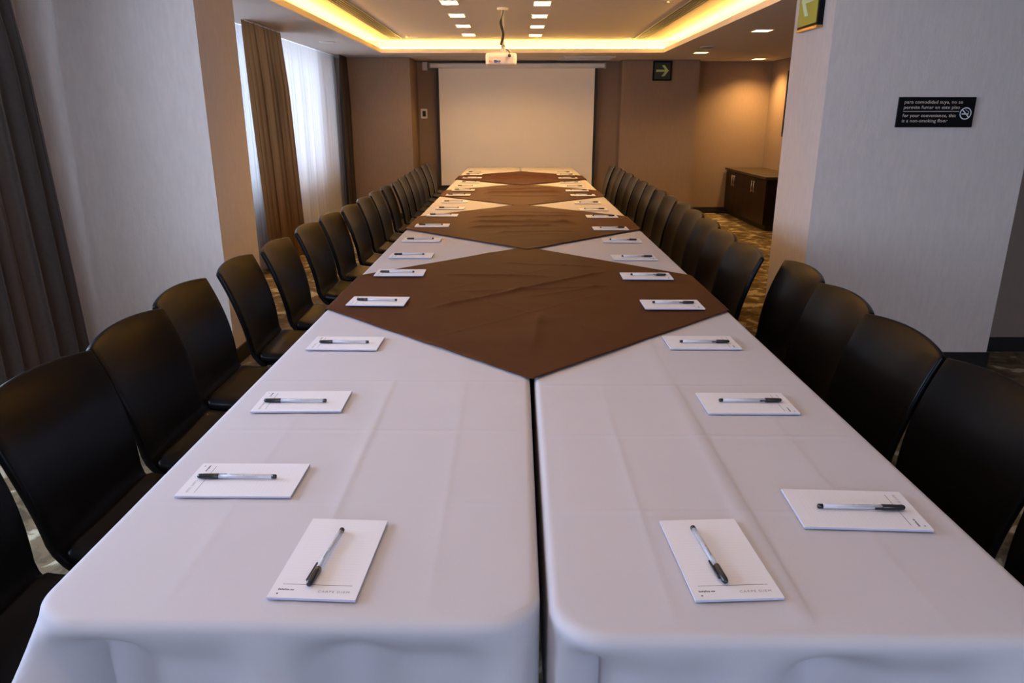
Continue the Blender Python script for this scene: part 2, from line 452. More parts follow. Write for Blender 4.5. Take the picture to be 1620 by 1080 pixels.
sl = boxes('slat', [(-0.31, 0.31, -0.007, 0.007, -0.010, -0.003)], 'white_metal')
for k in range(14): link('slat', sl, t, (0, -0.21 + k * 0.0323, 0))

# windows
def window(name, y0, y1, lab, mull=1, z0=0.72, z1=2.10, rear=False):
    fx = XL - 0.13
    def bx(a, b, c, d, w):
        return (fx - w, fx + w, a, b, c, d) if not rear else (a, b, YF - 0.12 - w, YF - 0.12 + w, c, d)
    w = 0.03; f = 0.045
    root = struct(name, boxes('window_frame', [bx(y0, y0 + f, z0, z1, w), bx(y1 - f, y1, z0, z1, w), bx(y0 + f, y1 - f, z0, z0 + f, w), bx(y0 + f, y1 - f, z1 - f, z1, w)], 'frame'), lab)
    n = mull + 1
    W = (y1 - y0 - 2 * f) / n
    for i in range(n):
        a = y0 + f + i * W
        link('pane', boxes('pane', [bx(a + 0.012, a + W - 0.012, z0 + f, z1 - f, 0.003)], 'glass'), root)
        if i: link('mullion', boxes('mullion', [bx(a - 0.012, a + 0.012, z0 + f, z1 - f, w)], 'frame'), root)
for i, (a, b) in enumerate(WIN_L):
    window(f'window_{i + 1}', a, b, None, 3 if b - a > 3 else (1 if b - a > 1 else 0))
    portal('window_daylight', (XL - 0.24, (a + b) / 2, 1.41), (0, -PI / 2, 0), 1.38, b - a)
window('window_5', REARW[0], REARW[1], None, 1, 0.8, 2.1, rear=True)
portal('window_daylight', ((REARW[0] + REARW[1]) / 2, YF - 0.22, 1.45), (PI / 2, 0, 0), REARW[1] - REARW[0], 1.3)

# curtains
def curtain(name, y0, y1, x, amp, pitch, m, lab, z0=0.02, z1=ZS - 0.003, sway=0.0, seed=0, top_y=None, group=None, res=10):
    rnd = random.Random(seed)
    n = max(8, int((y1 - y0) / pitch * res)); nz = 22
    ph = [rnd.uniform(-0.5, 0.5) for _ in range(400)]
    bm = bmesh.new(); rows = []
    for j in range(nz + 1):
        v = j / nz; z = z1 + (z0 - z1) * v
        row = []
        for i in range(n + 1):
            u = i / n
            k = u * (y1 - y0) / pitch
            kk = int(k)
            p = 2 * PI * k + 0.9 * (ph[kk] * (1 - (k - kk)) + ph[kk + 1] * (k - kk)) * 2
            a = amp * (0.35 + 0.65 * min(1, v * 4)) * (0.8 + 0.4 * ph[(kk * 7) % 300])
            xx = x + a * math.sin(p) + 0.25 * a * math.sin(2.3 * p + 1 + v)
            ty0, ty1 = (top_y or (y0, y1))
            yy = (ty0 + (ty1 - ty0) * u) * (1 - v) + (y0 + (y1 - y0) * u) * v + 0.25 * amp * math.sin(p * 2 + 0.5) + sway * math.sin(v * PI) * 0.5
            row.append(bm.verts.new((xx, yy, z)))
        rows.append(row)
    for j in range(nz):
        for i in range(n):
            bm.faces.new((rows[j][i], rows[j][i + 1], rows[j + 1][i + 1], rows[j + 1][i]))
    o = link(name, me_from_bm(bm, name, m, True, False))
    return tag(o, lab, 'curtain', group)
curtain('blackout_curtain', 2.90, 3.80, -2.375, 0.050, 0.135, 'drape', 'charcoal blackout curtain hanging beside the grey pillar', seed=3, top_y=(2.90, 3.66), res=16)
curtain('voile_curtain', 4.60, 9.95, -2.385, 0.030, 0.12, 'voile', 'white sheer curtain glowing in front of the far window', seed=5)
curtain('gauze_curtain', 6.50, 7.50, -2.24, 0.040, 0.12, 'gauze', 'brown gauze curtain gathered between the pillar and the white sheer', seed=8, top_y=(6.33, 7.30), res=14)
curtain('blackout_curtain', 9.78, 10.22, -2.27, 0.05, 0.12, 'drape_far', 'dark brown curtain in the corner beside the far column', seed=11, res=14)

# ------------------------------------------------------------------ tables and cloths
ZT = 0.742
GAPX = 0.038
TL = (-0.667, 0.0325); TR = (0.0435, 0.731)
LEN = 1.828
rows_y = {'l': 0.795, 'r': 0.770}

def make_table():
    t = thing('folding_table', 'folding table hidden beneath the white tablecloths', 'table', group='folding tables under the cloths')
    w, d = 0.61, LEN - 0.085
    link('table_top', boxes('table_top', [(-w / 2, w / 2, -d / 2, d / 2, 0.705, 0.738)], 'laminate', bev=0.004), t)
    for s in (-1, 1):
        for q in (-1, 1):
            bm = bmesh.new(); add_tube(bm, [(q * 0.12, s * 0.72, 0.705), (q * 0.12, s * 0.72, 0.0)], 0.013, 10)
            link('leg', me_from_bm(bm, 'leg', 'steel', True), t)
        bm = bmesh.new(); add_tube(bm, [(-0.12, s * 0.72, 0.16), (0.12, s * 0.72, 0.16)], 0.010, 8)
        link('crossbar', me_from_bm(bm, 'crossbar', 'steel', True), t)
    return t
def copy_thing(root, loc, rot, label=None):
    r = root.copy(); COL.objects.link(r); r.location = loc; r.rotation_euler = rot
    if label: r['label'] = label
    for ch in list(root.children):
        c = ch.copy(); COL.objects.link(c); c.parent = r
        for g in ch.children:
            d = g.copy(); COL.objects.link(d); d.parent = c
    return r
tb = make_table(); first = True
def smooth01(x):
    x = max(0.0, min(1.0, x)); return x * x * (3 - 2 * x)

def lines(a, b, step, dense, dstep=0.004, dw=0.02, zones=()):
    """coordinates from a to b, denser around the values in dense"""
    out = [a]; x = a
    while x < b - 1e-6:
        s = step
        for za, zb in zones:
            if za <= x < zb: s = 0.008
        for c in dense:
            if abs(x - c) < dw or (x < c < x + step): s = min(s, dstep if abs(x - c) < dw else max(dstep, c - dw - x))
        x = min(b, x + max(s, 0.002)); out.append(x)
    return out

def white_cloth(x0, x1, y0, y1, drop, lab, out_x, ends, seed):
    """out_x: -1/+1 side facing the chairs; ends: tuple of y ends that hang free"""
    rnd = random.Random(seed)
    rc0 = 0.075
    W, D = x1 - x0, y1 - y0
    cx = x0 + W * 0.5 + (0.004 if out_x > 0 else 0.012)
    crx = [cx, cx - W * 0.26, cx + W * 0.26]
    cry = [y0 + D * k for k in (0.17, 0.335, 0.5, 0.665, 0.83)]
    hx = [0.0032 if out_x > 0 else 0.0012, 0.0007, 0.0007]
    hy = [rnd.uniform(0.0006, 0.0013) for _ in cry]
    us = lines(x0 - drop, x1 + drop, 0.022, crx + [x0, x1], 0.005, 0.018, [(x0 - 0.06, x0 + 0.08), (x1 - 0.08, x1 + 0.06)])
    vs2 = lines(y0 - drop, y1 + drop, 0.026, cry + [y0, y1], 0.005, 0.016, ([(y0 - 0.16, y0 + 0.08)] if -1 in ends else []))
    fr = 0.014
    bm = bmesh.new(); grid = []
    for v in vs2:
        row = []
        for u in us:
            # nearest point on rounded rectangle
            rc = rc0 if (v < y0 + D / 2 and -1 in ends) or (v > y0 + D / 2 and 1 in ends) else 0.03
            qx = min(max(u, x0 + rc), x1 - rc); qy = min(max(v, y0 + rc), y1 - rc)
            dx, dy = u - qx, v - qy
            L = math.hypot(dx, dy)
            ri = rc - fr
            d = L - ri
            if d <= 0:
                e = min(min(u - x0, x1 - u), min(v - y0, y1 - v))
                z = ZT
                wob = 0.0
                for c, h_ in zip(crx, hx):
                    cc = c + 0.006 * math.sin(v * 2.1 + seed) 
                    z += h_ * math.exp(-((u - cc) / 0.006) ** 2) * (0.7 + 0.3 * math.sin(v * 5 + seed))
                    z += 0.6 * h_ * math.exp(-abs(u - cc) / 0.035)
                for c, h_ in zip(cry, hy):
                    z += h_ * math.exp(-((v - c) / 0.006) ** 2) + 0.5 * h_ * math.exp(-abs(v - c) / 0.03)
                z += 0.0010 * (mnoise.noise(Vector((u * 5, v * 4, seed))) + 1) * 0.5
                k = smooth01(-d / 0.04)
                z = ZT + (z - ZT) * k
                row.append(bm.verts.new((u, v, z)))
            else:
                nx, ny = dx / L, dy / L
                d *= (drop + fr) / ((drop + rc) / max(abs(nx), abs(ny)) - ri)
                px, py = qx + nx * ri, qy + ny * ri
                corner = min(abs(nx), abs(ny)) * 2
                # fillet arc then hang
                arc = fr * PI / 2
                if d < arc:
                    th = d / fr; off = fr * math.sin(th); z = ZT - fr * (1 - math.cos(th)); hang = 0
                else:
                    hang = d - arc; off = fr; z = ZT - fr - hang
                free_x = (nx * out_x > 0.5)
                free_y = (ny < -0.5 and -1 in ends) or (ny > 0.5 and 1 in ends)
                if free_y or (corner > 0.4 and (-1 in ends and ny < 0 or 1 in ends and ny > 0)):
                    g = smooth01(hang / 0.08)
                    s_ = px * 1.0
                    # broad tucks below the edge, pulled out at the corners
                    w_ = smooth01(abs(ny) * 2 - 1)
                    off += w_ * g * (0.028 * math.sin(s_ * 17 + seed * 1.7) + 0.015 * math.sin(s_ * 37 + seed) - 0.034)
                    if corner > 0.0:
                        outer = smooth01(nx * out_x * 1.6)
                        off += hang * corner * (0.42 * outer + 0.0)
                        z += hang * 0.12 * corner * outer
                elif free_x:
                    off += smooth01(hang / 0.2) * (0.004 * math.sin(py * 17 + seed) + 0.003)
                row.append(bm.verts.new((px + nx * off, py + ny * off, z)))
        grid.append(row)
    for j in range(len(vs2) - 1):
        for i in range(len(us) - 1):
            bm.faces.new((grid[j][i], grid[j][i + 1], grid[j + 1][i + 1], grid[j + 1][i]))
    o = link('white_tablecloth', me_from_bm(bm, 'white_tablecloth', 'cloth', True, False))
    return tag(o, lab, 'tablecloth', 'white tablecloths')
POS = ['nearest the camera', 'second from the camera', 'third from the camera', 'fourth from the camera', 'farthest, beside the screen']
for key, (x0, x1), ox, side in (('l', TL, -1, 'window'), ('r', TR, 1, 'pillar sign')):
    for i in range(5):
        y0 = rows_y[key] + i * (LEN + 0.003)
        ends = (-1,) if i == 0 else ((1,) if i == 4 else ())
        white_cloth(x0, x1, y0, y0 + LEN, 0.262, f'white tablecloth in the left row along the windows, {POS[i]}' if key == 'l' else f'white tablecloth in the right row of tables, {POS[i]}', ox, ends, i * 2 + (0 if key == 'l' else 1) + 1)
        loc = ((x0 + x1) / 2, y0 + LEN / 2, 0)
        tl = f"folding table hidden under the {'left' if key == 'l' else 'right'} row's white cloth {POS[i].replace(',', '')}"
        if first: tb.location = loc; tb['label'] = tl; first = False
        else: copy_thing(tb, loc, (0, 0, 0), tl)

XC = 0.038
def brown_cloth(yc, half, rot, ridges, amp, seed, zoff, lab):
    rnd = random.Random(seed)
    n = 180
    side = half * math.sqrt(2)
    bm = bmesh.new(); grid = []
    c45, s45 = math.cos(PI / 4 + rot), math.sin(PI / 4 + rot)
    for j in range(n + 1):
        row = []
        for i in range(n + 1):
            s = (i / n - 0.5) * side; t = (j / n - 0.5) * side
            edge = min(i, j, n - i, n - j) / n
            X = XC + s * c45 - t * s45; Y = yc + s * s45 + t * c45
            # gently uneven hem
            X += 0.004 * mnoise.noise(Vector((X * 6, Y * 6, seed))); Y += 0.006 * mnoise.noise(Vector((X * 6, Y * 6, seed + 9)))
            rel = X - XC
            w = 1 - smooth01((abs(rel) - 0.25) / 0.13)
            z = 0.0
            for (ax, ay, bx_, by_, h_, sg) in ridges:
                dx, dy = bx_ - ax, by_ - ay; L = math.hypot(dx, dy)
                px, py = rel - ax, (Y - yc) - ay
                tt = (px * dx + py * dy) / (L * L)
                dist = (px * dy - py * dx) / L + 0.012 * mnoise.noise(Vector((tt * 3, seed, h_ * 900)))
                fade = smooth01((tt + 0.08) / 0.2) * smooth01((1.08 - tt) / 0.2)
                z += 1.5 * h_ * math.exp(-abs(dist) / (0.75 * sg)) * fade
            z += amp * max(0.0, mnoise.noise(Vector((X * 2.2, Y * 5.0, seed * 3.1)))) * 1.6
            z += 0.6 * amp * max(0.0, 0.55 - abs(mnoise.noise(Vector((X * 1.6 + 0.4 * Y, Y * 3.6, seed * 5.1)))) * 2.4)
            # pressed folds parallel to the hems
            for q in (-1 / 6, 1 / 6):
                z += 0.0012 * math.exp(-(((s / side) - q) * side / 0.006) ** 2) + 0.0012 * math.exp(-(((t / side) - q) * side / 0.006) ** 2)
            z *= w * smooth01(edge * 10 + 0.15) * smooth01((half - 0.14 - abs(Y - yc)) / 0.2)
            # small lifts of the hem
            z += 0.0035 * max(0, mnoise.noise(Vector((X * 7, Y * 7, seed + 20)))) * (1 - smooth01(edge * 14)) * w
            Z = ZT + 0.0055 + zoff + z
            lo, hi = TL[0] + 0.009, TR[1] - 0.009
            fr = 0.013
            if X < lo: d = lo - X; sgn = -1; b = lo
            elif X > hi: d = X - hi; sgn = 1; b = hi
            else: d = 0
            if d > 0:
                arc = fr * PI / 2
                if d < arc: Xn = b + sgn * fr * math.sin(d / fr); Z = Z - fr * (1 - math.cos(d / fr))
                else: Xn = b + sgn * (fr + 0.07 * (d - arc) + 0.003 * math.sin(Y * 30)); Z = Z - fr - (d - arc)
                X = Xn
            row.append(bm.verts.new((X, Y, Z)))
        grid.append(row)
    for j in range(n):
        for i in range(n):
            bm.faces.new((grid[j][i], grid[j][i + 1], grid[j + 1][i + 1], grid[j + 1][i]))
    o = link('overlay_cloth', me_from_bm(bm, 'overlay_cloth', 'brown', True, False))
    md = o.modifiers.new('thickness', 'SOLIDIFY'); md.thickness = 0.0022; md.offset = 0
    return tag(o, lab, 'tablecloth', 'brown overlay cloths')
brown_cloth(2.69, 0.975, 0.0, [(-0.42, -0.35, 0.42, 0.42, 0.006, 0.016), (-0.25, -0.02, 0.40, 0.08, 0.003, 0.02), (-0.45, 0.30, 0.1, 0.25, 0.0045, 0.02), (0.0, -0.9, 0.03, -0.35, 0.004, 0.03), (0.0, -0.1, 0.5, 0.2, 0.0025, 0.015), (-0.1, 0.55, 0.35, 0.45, 0.003, 0.02)], 0.0022, 1, 0.0, 'dark brown square overlay cloth, largest and nearest of four')
brown_cloth(4.55, 0.975, 0.012, [(-0.5, 0.02, 0.4, -0.06, 0.010, 0.022), (-0.4, 0.22, 0.45, 0.30, 0.008, 0.02), (-0.45, -0.25, 0.2, -0.18, 0.009, 0.02), (-0.2, 0.5, 0.4, 0.42, 0.007, 0.02), (0.0, 0.1, 0.5, -0.2, 0.007, 0.018), (-0.15, -0.45, 0.3, -0.40, 0.006, 0.02)], 0.007, 2, 0.003, 'wrinkled brown square overlay cloth, second from the camera')
brown_cloth(6.40, 0.945, -0.01, [(-0.5, -0.10, 0.45, 0.06, 0.014, 0.03), (-0.4, 0.25, 0.3, 0.33, 0.010, 0.025), (-0.3, -0.35, 0.4, -0.28, 0.009, 0.022), (-0.1, 0.1, 0.5, 0.2, 0.008, 0.02)], 0.008, 3, 0.0, 'wrinkled brown square overlay cloth, third from the camera')
brown_cloth(8.10, 0.93, 0.0, [(-0.4, 0.1, 0.4, 0.16, 0.010, 0.03), (-0.3, -0.3, 0.4, -0.22, 0.008, 0.025)], 0.007, 4, 0.003, 'brown square overlay cloth, farthest of four before the screen')

# ------------------------------------------------------------------ notepads and pens
PW, PL, PT = 0.124, 0.204, 0.0042
paper_me = None
def make_pad():
    t = thing('notepad', 'x', 'notepad', group='white hotel notepads on the tables')
    link('page_block', boxes('page_block', [(-PW / 2, PW / 2, -PL / 2, PL / 2, 0.0004, PT - 0.0006)], 'edge'), t)
    link('top_sheet', boxes('top_sheet', [(-PW / 2, PW / 2, -PL / 2, PL / 2, PT - 0.0006, PT)], 'paper'), t)
    link('footer_line', boxes('footer_line', [(-0.050, 0.050, -0.0722, -0.0714, PT, PT + 0.0001)], 'ink'), t)
    me = text_mesh('CARPE DIEM', 0.0068, 'ink_grey', 'RIGHT', 0.00003, 1.25)
    link('motto_print', me, t, (0.050, -0.0885, PT + 0.0001))
    # emblem: a tiny dark word-like bar row with a dot under it
    bm = bmesh.new(); x = -0.052
    for w, hgt in ((0.0014, 0.0038), (0.0020, 0.0026), (0.0016, 0.0034), (0.0022, 0.0026), (0.0012, 0.0040), (0.0012, 0.0026), (0.0022, 0.0026), (0.0010, 0.0010), (0.0020, 0.0026), (0.0022, 0.0026)):
        add_box(bm, x, x + w, -0.0855, -0.0855 + hgt, PT, PT + 0.0001); x += w + 0.0006
    add_box(bm, -0.0515, -0.0490, -0.0945, -0.0920, PT, PT + 0.0001)
    link('emblem_print', me_from_bm(bm, 'emblem_print', 'ink'), t)
    return t
def make_pen():
    t = thing('ballpoint_pen', 'x', 'pen', group='capped ballpoint pens on the notepads')
    r = 0.0040
    # pen lies along +Y, cap end at y = 0, length 0.145
    def tube(name, pts, rr, m, n=14):
        bm = bmesh.new(); add_tube(bm, pts, rr, n); return link(name, me_from_bm(bm, name, m, True), t)
    z = 0.0052
    tube('barrel', [(0, 0.034, z), (0, 0.1365, z)], r, 'barrel', 12)
    tube('ink_refill', [(0, 0.034, z), (0, 0.11, z)], 0.0014, 'ink_grey', 8)
    tube('end_plug', [(0, 0.1365, z), (0, 0.1435, z), (0, 0.145, z)], [r * 1.03, r * 1.03, r * 0.7], 'cap', 14)
    cap = tube('cap', [(0, 0.0, z), (0, 0.0015, z), (0, 0.006, z), (0, 0.038, z), (0, 0.039, z)], [0.0022, 0.0038, 0.0048, 0.0052, 0.0046], 'cap', 14)
    bm = bmesh.new(); add_box(bm, -0.0075, -0.0052, 0.010, 0.052, z - 0.0012, z + 0.0018, bev=0.0005)
    add_box(bm, -0.0062, -0.0035, 0.010, 0.016, z - 0.0012, z + 0.0018)
    link('clip', me_from_bm(bm, 'clip', 'cap'), cap)
    bm = bmesh.new()
    add_box(bm, -0.0008, 0.0008, 0.060, 0.078, z + 0.00385, z + 0.0041); add_box(bm, -0.0011, 0.0011, 0.084, 0.0865, z + 0.0037, z + 0.0041)
    link('barrel_print', me_from_bm(bm, 'barrel_print', 'ink_grey'), t)
    return t
pad0 = make_pad(); pen0 = make_pen(); used = [False]
def on_brown(x, y):
    for yc, hf in ((2.69, 0.975), (4.55, 0.975), (6.40, 0.945), (8.10, 0.93)):
        if abs(x - XC) + abs(y - yc) < hf + 0.10: return True
    return False
def place(x, y, rz, lab, plab, poff=(0.0, -0.086), prot=0.0):
    z = ZT + (0.0108 if on_brown(x, y) else 0.0030)
    if used[0]:
        pd = copy_thing(pad0, (x, y, z), (0, 0, rz)); pn = copy_thing(pen0, (0, 0, 0), (0, 0, 0))
    else:
        pd, pn = pad0, pen0; pd.location = (x, y, z); pd.rotation_euler = (0, 0, rz); used[0] = True
    pd['label'] = lab; pn['label'] = plab
    c, s = math.cos(rz), math.sin(rz)
    pn.location = (x + poff[0] * c - poff[1] * s, y + poff[0] * s + poff[1] * c, z + PT + 0.0001)
    pn.rotation_euler = (0, 0, rz + prot)
PADS_L = [(-0.497, 1.180), (-0.500, 1.561), (-0.502, 2.014), (-0.495, 2.491), (-0.493, 2.984), (-0.508, 3.422), (-0.518, 3.886), (-0.516, 4.376), (-0.503, 4.853), (-0.490, 5.305), (-0.493, 5.730), (-0.503, 6.180), (-0.490, 6.600)]
PADS_R = [(0.569, 1.085), (0.530, 1.558), (0.540, 2.029), (0.539, 2.451), (0.530, 2.925), (0.550, 3.380), (0.560, 3.875), (0.545, 4.262), (0.555, 4.800), (0.544, 5.235), (0.540, 5.670), (0.547, 6.160), (0.530, 6.560)]
for k in range(5):
    PADS_L.append((-0.495 + random.uniform(-.015, .015), 7.06 + k * 0.462)); PADS_R.append((0.545 + random.uniform(-.015, .015), 7.03 + k * 0.465))
rl = [0.0, 0.03, -0.02, 0.03, 0.0]
for side, pl, base, sgn in (('window', PADS_L, -PI / 2, 1), ('pillar', PADS_R, PI / 2, -1)):
    for i, (x, y) in enumerate(pl):
        tilt = [0.0, 0.02, -0.01, -0.03, 0.01, 0.0][i % 6] if sgn > 0 else [-0.045, 0.0, 0.0, 0.0, -0.02, 0.01][i % 6]
        nm = 'window side' if sgn > 0 else 'right side'
        px = random.uniform(-0.006, 0.008)
        place(x, y, base + tilt, f'white notepad lying crosswise along the {nm} of the tables, {ORD[i]} from the camera end', f'black capped pen on the {ORD[i]} crosswise notepad along the {nm} from the camera end', (0.004 * sgn + px, -0.082 + random.uniform(-.006, .006)), random.uniform(-0.03, 0.03))
place(-0.2785, 0.941, -0.045, 'white notepad lying upright at the front edge of the left table', 'black capped pen slanting on the front notepad of the left table', (-0.010, -0.080), -0.055)
place(0.3010, 0.945, 0.055, 'white notepad lying upright at the front edge of the right table', 'black capped pen slanting on the front notepad of the right table', (-0.010, -0.072), 0.045)

# ------------------------------------------------------------------ chairs
def chair_meshes():
    # curved moulded backrest; chair faces +X, width along Y
    bm = bmesh.new(); nu, nt_ = 14, 16
    g = []
    for j in range(nt_ + 1):
        t = j / nt_
        row = []
        for i in range(nu + 1):
            u = -1 + 2 * i / nu
            z = 0.395 + (0.792 - 0.395) * t + 0.014 * (1 - u * u) * t ** 2
            hw = 0.196 + 0.020 * smooth01(t / 0.7)
            k = (z - 0.40) / 0.40
            x = -0.224 - 0.113 * max(0, k) ** 1.9 + 0.026 * (u * u) * (0.35 + 0.65 * t)
            if t < 0.2: x += 0.05 * ((0.2 - t) / 0.2) ** 2
            row.append(bm.verts.new((x, u * hw, z)))
        g.append(row)
    for j in range(nt_):
        for i in range(nu):
            bm.faces.new((g[j][i], g[j][i + 1], g[j + 1][i + 1], g[j + 1][i]))
    tmp = link('tmp', me_from_bm(bm, 'tmp', 'plastic', True))
    md = tmp.modifiers.new('s', 'SOLIDIFY'); md.thickness = 0.020; md.offset = 0
    mb = tmp.modifiers.new('b', 'BEVEL'); mb.width = 0.006; mb.segments = 3; mb.limit_method = 'ANGLE'; mb.angle_limit = math.radians(50)
    back = apply_mods(tmp); back.name = 'backrest'
    bpy.data.objects.remove(tmp)
    # seat slab with a crisp rear edge and a rolled front
    bm = bmesh.new(); prof = []
    X0, X1 = -0.188, 0.215
    top = [(X0, 0.432), (X0 + 0.001, 0.452), (X0 + 0.005, 0.456), (X0 + 0.012, 0.454), (X0 + 0.03, 0.449), (-0.12, 0.443), (-0.03, 0.441), (0.08, 0.443), (0.16, 0.445), (0.195, 0.441), (0.210, 0.430), (0.215, 0.415)]
    bot = [(0.205, 0.405), (0.17, 0.412), (0.0, 0.414), (-0.15, 0.414), (X0 + 0.003, 0.420)]
    prof = top + bot
    ny = 12; rings = []
    for i in range(ny + 1):
        v = -1 + 2 * i / ny
        hw = 0.5
        ring = []
        for (x, z) in prof:
            w = 0.190 + 0.014 * smooth01((x + 0.19) / 0.3)
            shrink = 1.0
            dz = 0.004 * (v * v) if z > 0.43 else 0
            if abs(v) == 1: 
                cxm, czm = 0.01, 0.428
                x2 = cxm + (x - cxm) * 0.985; z2 = czm + (z - czm) * 0.6
            else: x2, z2 = x, z
            ring.append(bm.verts.new((x2, v * w * (1.0 if abs(v) < 1 else 1.0), z2 + dz)))
        rings.append(ring)
    n = len(prof)
    for i in range(ny):
        for k in range(n):
            bm.faces.new((rings[i][k], rings[i][(k + 1) % n], rings[i + 1][(k + 1) % n], rings[i + 1][k]))
    bm.faces.new(rings[0]); bm.faces.new(rings[-1][::-1])
    seat = me_from_bm(bm, 'seat', 'plastic', True)
    legs = {}
    for nm, s in (('fl', 1), ('fr', -1)):
        bm = bmesh.new(); add_tube(bm, [(0.15, s * 0.175, 0.414), (0.165, s * 0.185, 0.38), (0.195, s * 0.200, 0.0)], 0.011, 10)
        legs[nm] = me_from_bm(bm, 'leg', 'steel', True)
    for nm, s in (('bl', 1), ('br', -1)):
        bm = bmesh.new(); add_tube(bm, [(-0.13, s * 0.170, 0.414), (-0.16, s * 0.180, 0.38), (-0.235, s * 0.195, 0.0)], 0.011, 10)
        legs[nm] = me_from_bm(bm, 'leg', 'steel', True)
    sup = []
    for s in (1, -1):
        bm = bmesh.new(); add_tube(bm, [(0.10, s * 0.150, 0.405), (-0.10, s * 0.155, 0.400), (-0.180, s * 0.158, 0.402), (-0.206, s * 0.160, 0.415), (-0.212, s * 0.160, 0.45)], 0.009, 8)
        sup.append(me_from_bm(bm, 'back_support', 'steel', True))
    return back, seat, legs, sup
back, seat, legs, sup = chair_meshes()
def make_chair():
    t = thing('moulded_chair', 'x', 'chair', group='black chairs along the tables')
    link('backrest', back, t); link('seat', seat, t)
    for k in legs: link('leg', legs[k], t)
    for s in sup: link('back_support', s, t)
    return t
ch0 = make_chair(); chused = [False]
def place_chair(x, y, rz, lab):
    if chused[0]: c = copy_thing(ch0, (x, y, 0), (0, 0, rz))
    else: c = ch0; c.location = (x, y, 0); c.rotation_euler = (0, 0, rz); chused[0] = True
    c['label'] = lab
CL = [(-1.14, 1.345), (-1.139, 1.800), (-1.151, 2.247), (-1.200, 2.707), (-1.195, 3.216), (-1.177, 3.681), (-1.183, 4.24), (-1.178, 4.711), (-1.149, 5.148), (-1.153, 5.641), (-1.158, 6.12), (-1.157, 6.609), (-1.14, 7.042), (-1.159, 7.535), (-1.157, 7.979), (-1.165, 8.388), (-1.177, 8.861), (-1.181, 9.403), (-1.179, 9.847)]
CR = [(1.115, 1.325), (1.109, 1.761), (1.103, 2.189), (1.128, 2.618), (1.159, 3.091), (1.076, 3.553), (1.09, 4.033), (1.123, 4.456), (1.142, 4.901), (1.174, 5.296), (1.165, 5.757), (1.176, 6.165), (1.176, 6.632), (1.177, 7.101), (1.169, 7.558), (1.185, 8.022), (1.176, 8.513), (1.188, 8.942), (1.175, 9.374)]
CNR = 0.314
def relax(L, gap=0.440):
    L = [list(p) for p in L]
    for _ in range(200):
        for a, b in zip(L, L[1:]):
            d = b[1] - a[1]
            if d < gap: a[1] -= (gap - d) / 2; b[1] += (gap - d) / 2
    return L
CL = relax(CL); CR = relax(CR)
for i, (x, y) in enumerate(CL):
    place_chair(x + CNR, y - 0.213, [0, 0.0, 0.02, 0.03, 0.05, 0.03, 0.0, -0.02][i % 8], f'black moulded plastic chair in the window-side row, {ORD[i]} from the camera end')
for i, (x, y) in enumerate(CR):
    place_chair(x - CNR, y - 0.213, PI + [0, 0.0, 0.0, -0.02, -0.03, 0.02, 0.0, 0.02][i % 8], f'black moulded plastic chair in the right-hand row, {ORD[i]} from the camera end')

# ------------------------------------------------------------------ screen, projector
t = thing('projection_screen', 'pull-down projection screen with black side borders on the back wall', 'screen', (-0.02, 10.86, 0))
link('fabric', boxes('fabric', [(-1.105, 1.105, -0.001, 0.001, 0.42, 2.05)], 'screen'), t)
for s in (-1, 1):
    a, b = sorted((s * 1.105, s * 1.142))
    link('border_strip', boxes('border_strip', [(a, b, -0.0012, 0.0012, 0.40, 2.05)], 'black'), t)
link('bottom_bar', boxes('bottom_bar', [(-1.142, 1.142, -0.012, 0.012, 0.39, 0.42)], 'black', bev=0.003), t)
link('roller_case', boxes('roller_case', [(-1.225, 1.245, -0.05, 0.05, 2.042, 2.106)], 'white_metal', bev=0.012), t)
for s in (-1, 1):
    link('end_cap', boxes('end_cap', [(s * 1.235 - 0.012 + 0.01, s * 1.235 + 0.012 + 0.01, -0.055, 0.055, 2.036, 2.112)], 'grey', bev=0.004), t)
link('mounting_bracket', boxes('mounting_bracket', [(-1.0, -0.95, 0.05, 0.14, 2.05, 2.10), (0.95, 1.0, 0.05, 0.14, 2.05, 2.10)], 'steel'), t)

t = thing('motion_sensor', 'small white sensor box on the wall left of the screen case', 'sensor', (-1.325, 10.99, 2.075))
link('housing', boxes('housing', [(-0.038, 0.038, -0.07, 0.01, -0.06, 0.055)], 'white_plastic', bev=0.012), t)
link('wall_bracket', boxes('wall_bracket', [(0.038, 0.075, -0.03, 0.01, -0.03, 0.05)], 'black', bev=0.005), t)
t = thing('wall_thermostat', 'white wall switch plate with dark centre left of the screen', 'thermostat', (-1.365, 11.0, 1.43))
bm = bmesh.new(); add_box(bm, -0.048, 0.048, -0.016, 0, -0.068, 0.068, bev=0.008)
link('plate', me_from_bm(bm, 'plate', 'white_plastic'), t)
link('display', boxes('display', [(-0.022, 0.026, -0.019, -0.015, -0.040, 0.038)], 'black', bev=0.002), t)

t = thing('projector', 'white ceiling projector hanging on a pole with black cable', 'projector', (-0.147, 6.70, 0))
bm = bmesh.new(); add_box(bm, -0.135, 0.135, 0, 0.25, 1.815, 1.913, bev=0.018, seg=3)
body = link('body', me_from_bm(bm, 'body', 'white_plastic'), t)
link('rear_panel', boxes('rear_panel', [(-0.108, 0.103, -0.003, 0.002, 1.826, 1.882)], 'grey'), body)
M['panel_pale'] = mat('projector_panel', (0.62, 0.55, 0.52), 0.5, scale=40, var=0.03)
body.children[0].data.materials.clear(); body.children[0].data.materials.append(M['panel_pale'])
bm = bmesh.new(); 
for q in (-0.098, -0.084): add_tube(bm, [(q, -0.003, 1.845), (q, -0.009, 1.845)], 0.007 if q < -0.09 else 0.004, 12)
link('audio_port', me_from_bm(bm, 'audio_port', 'orange'), t)
bm = bmesh.new()
for q, w, hh in ((-0.050, 0.012, 0.013), (-0.030, 0.008, 0.008), (-0.012, 0.006, 0.009)): add_box(bm, q - w, q + w, -0.008, -0.003, 1.846 - hh, 1.846 + hh * 0.6, bev=0.002)
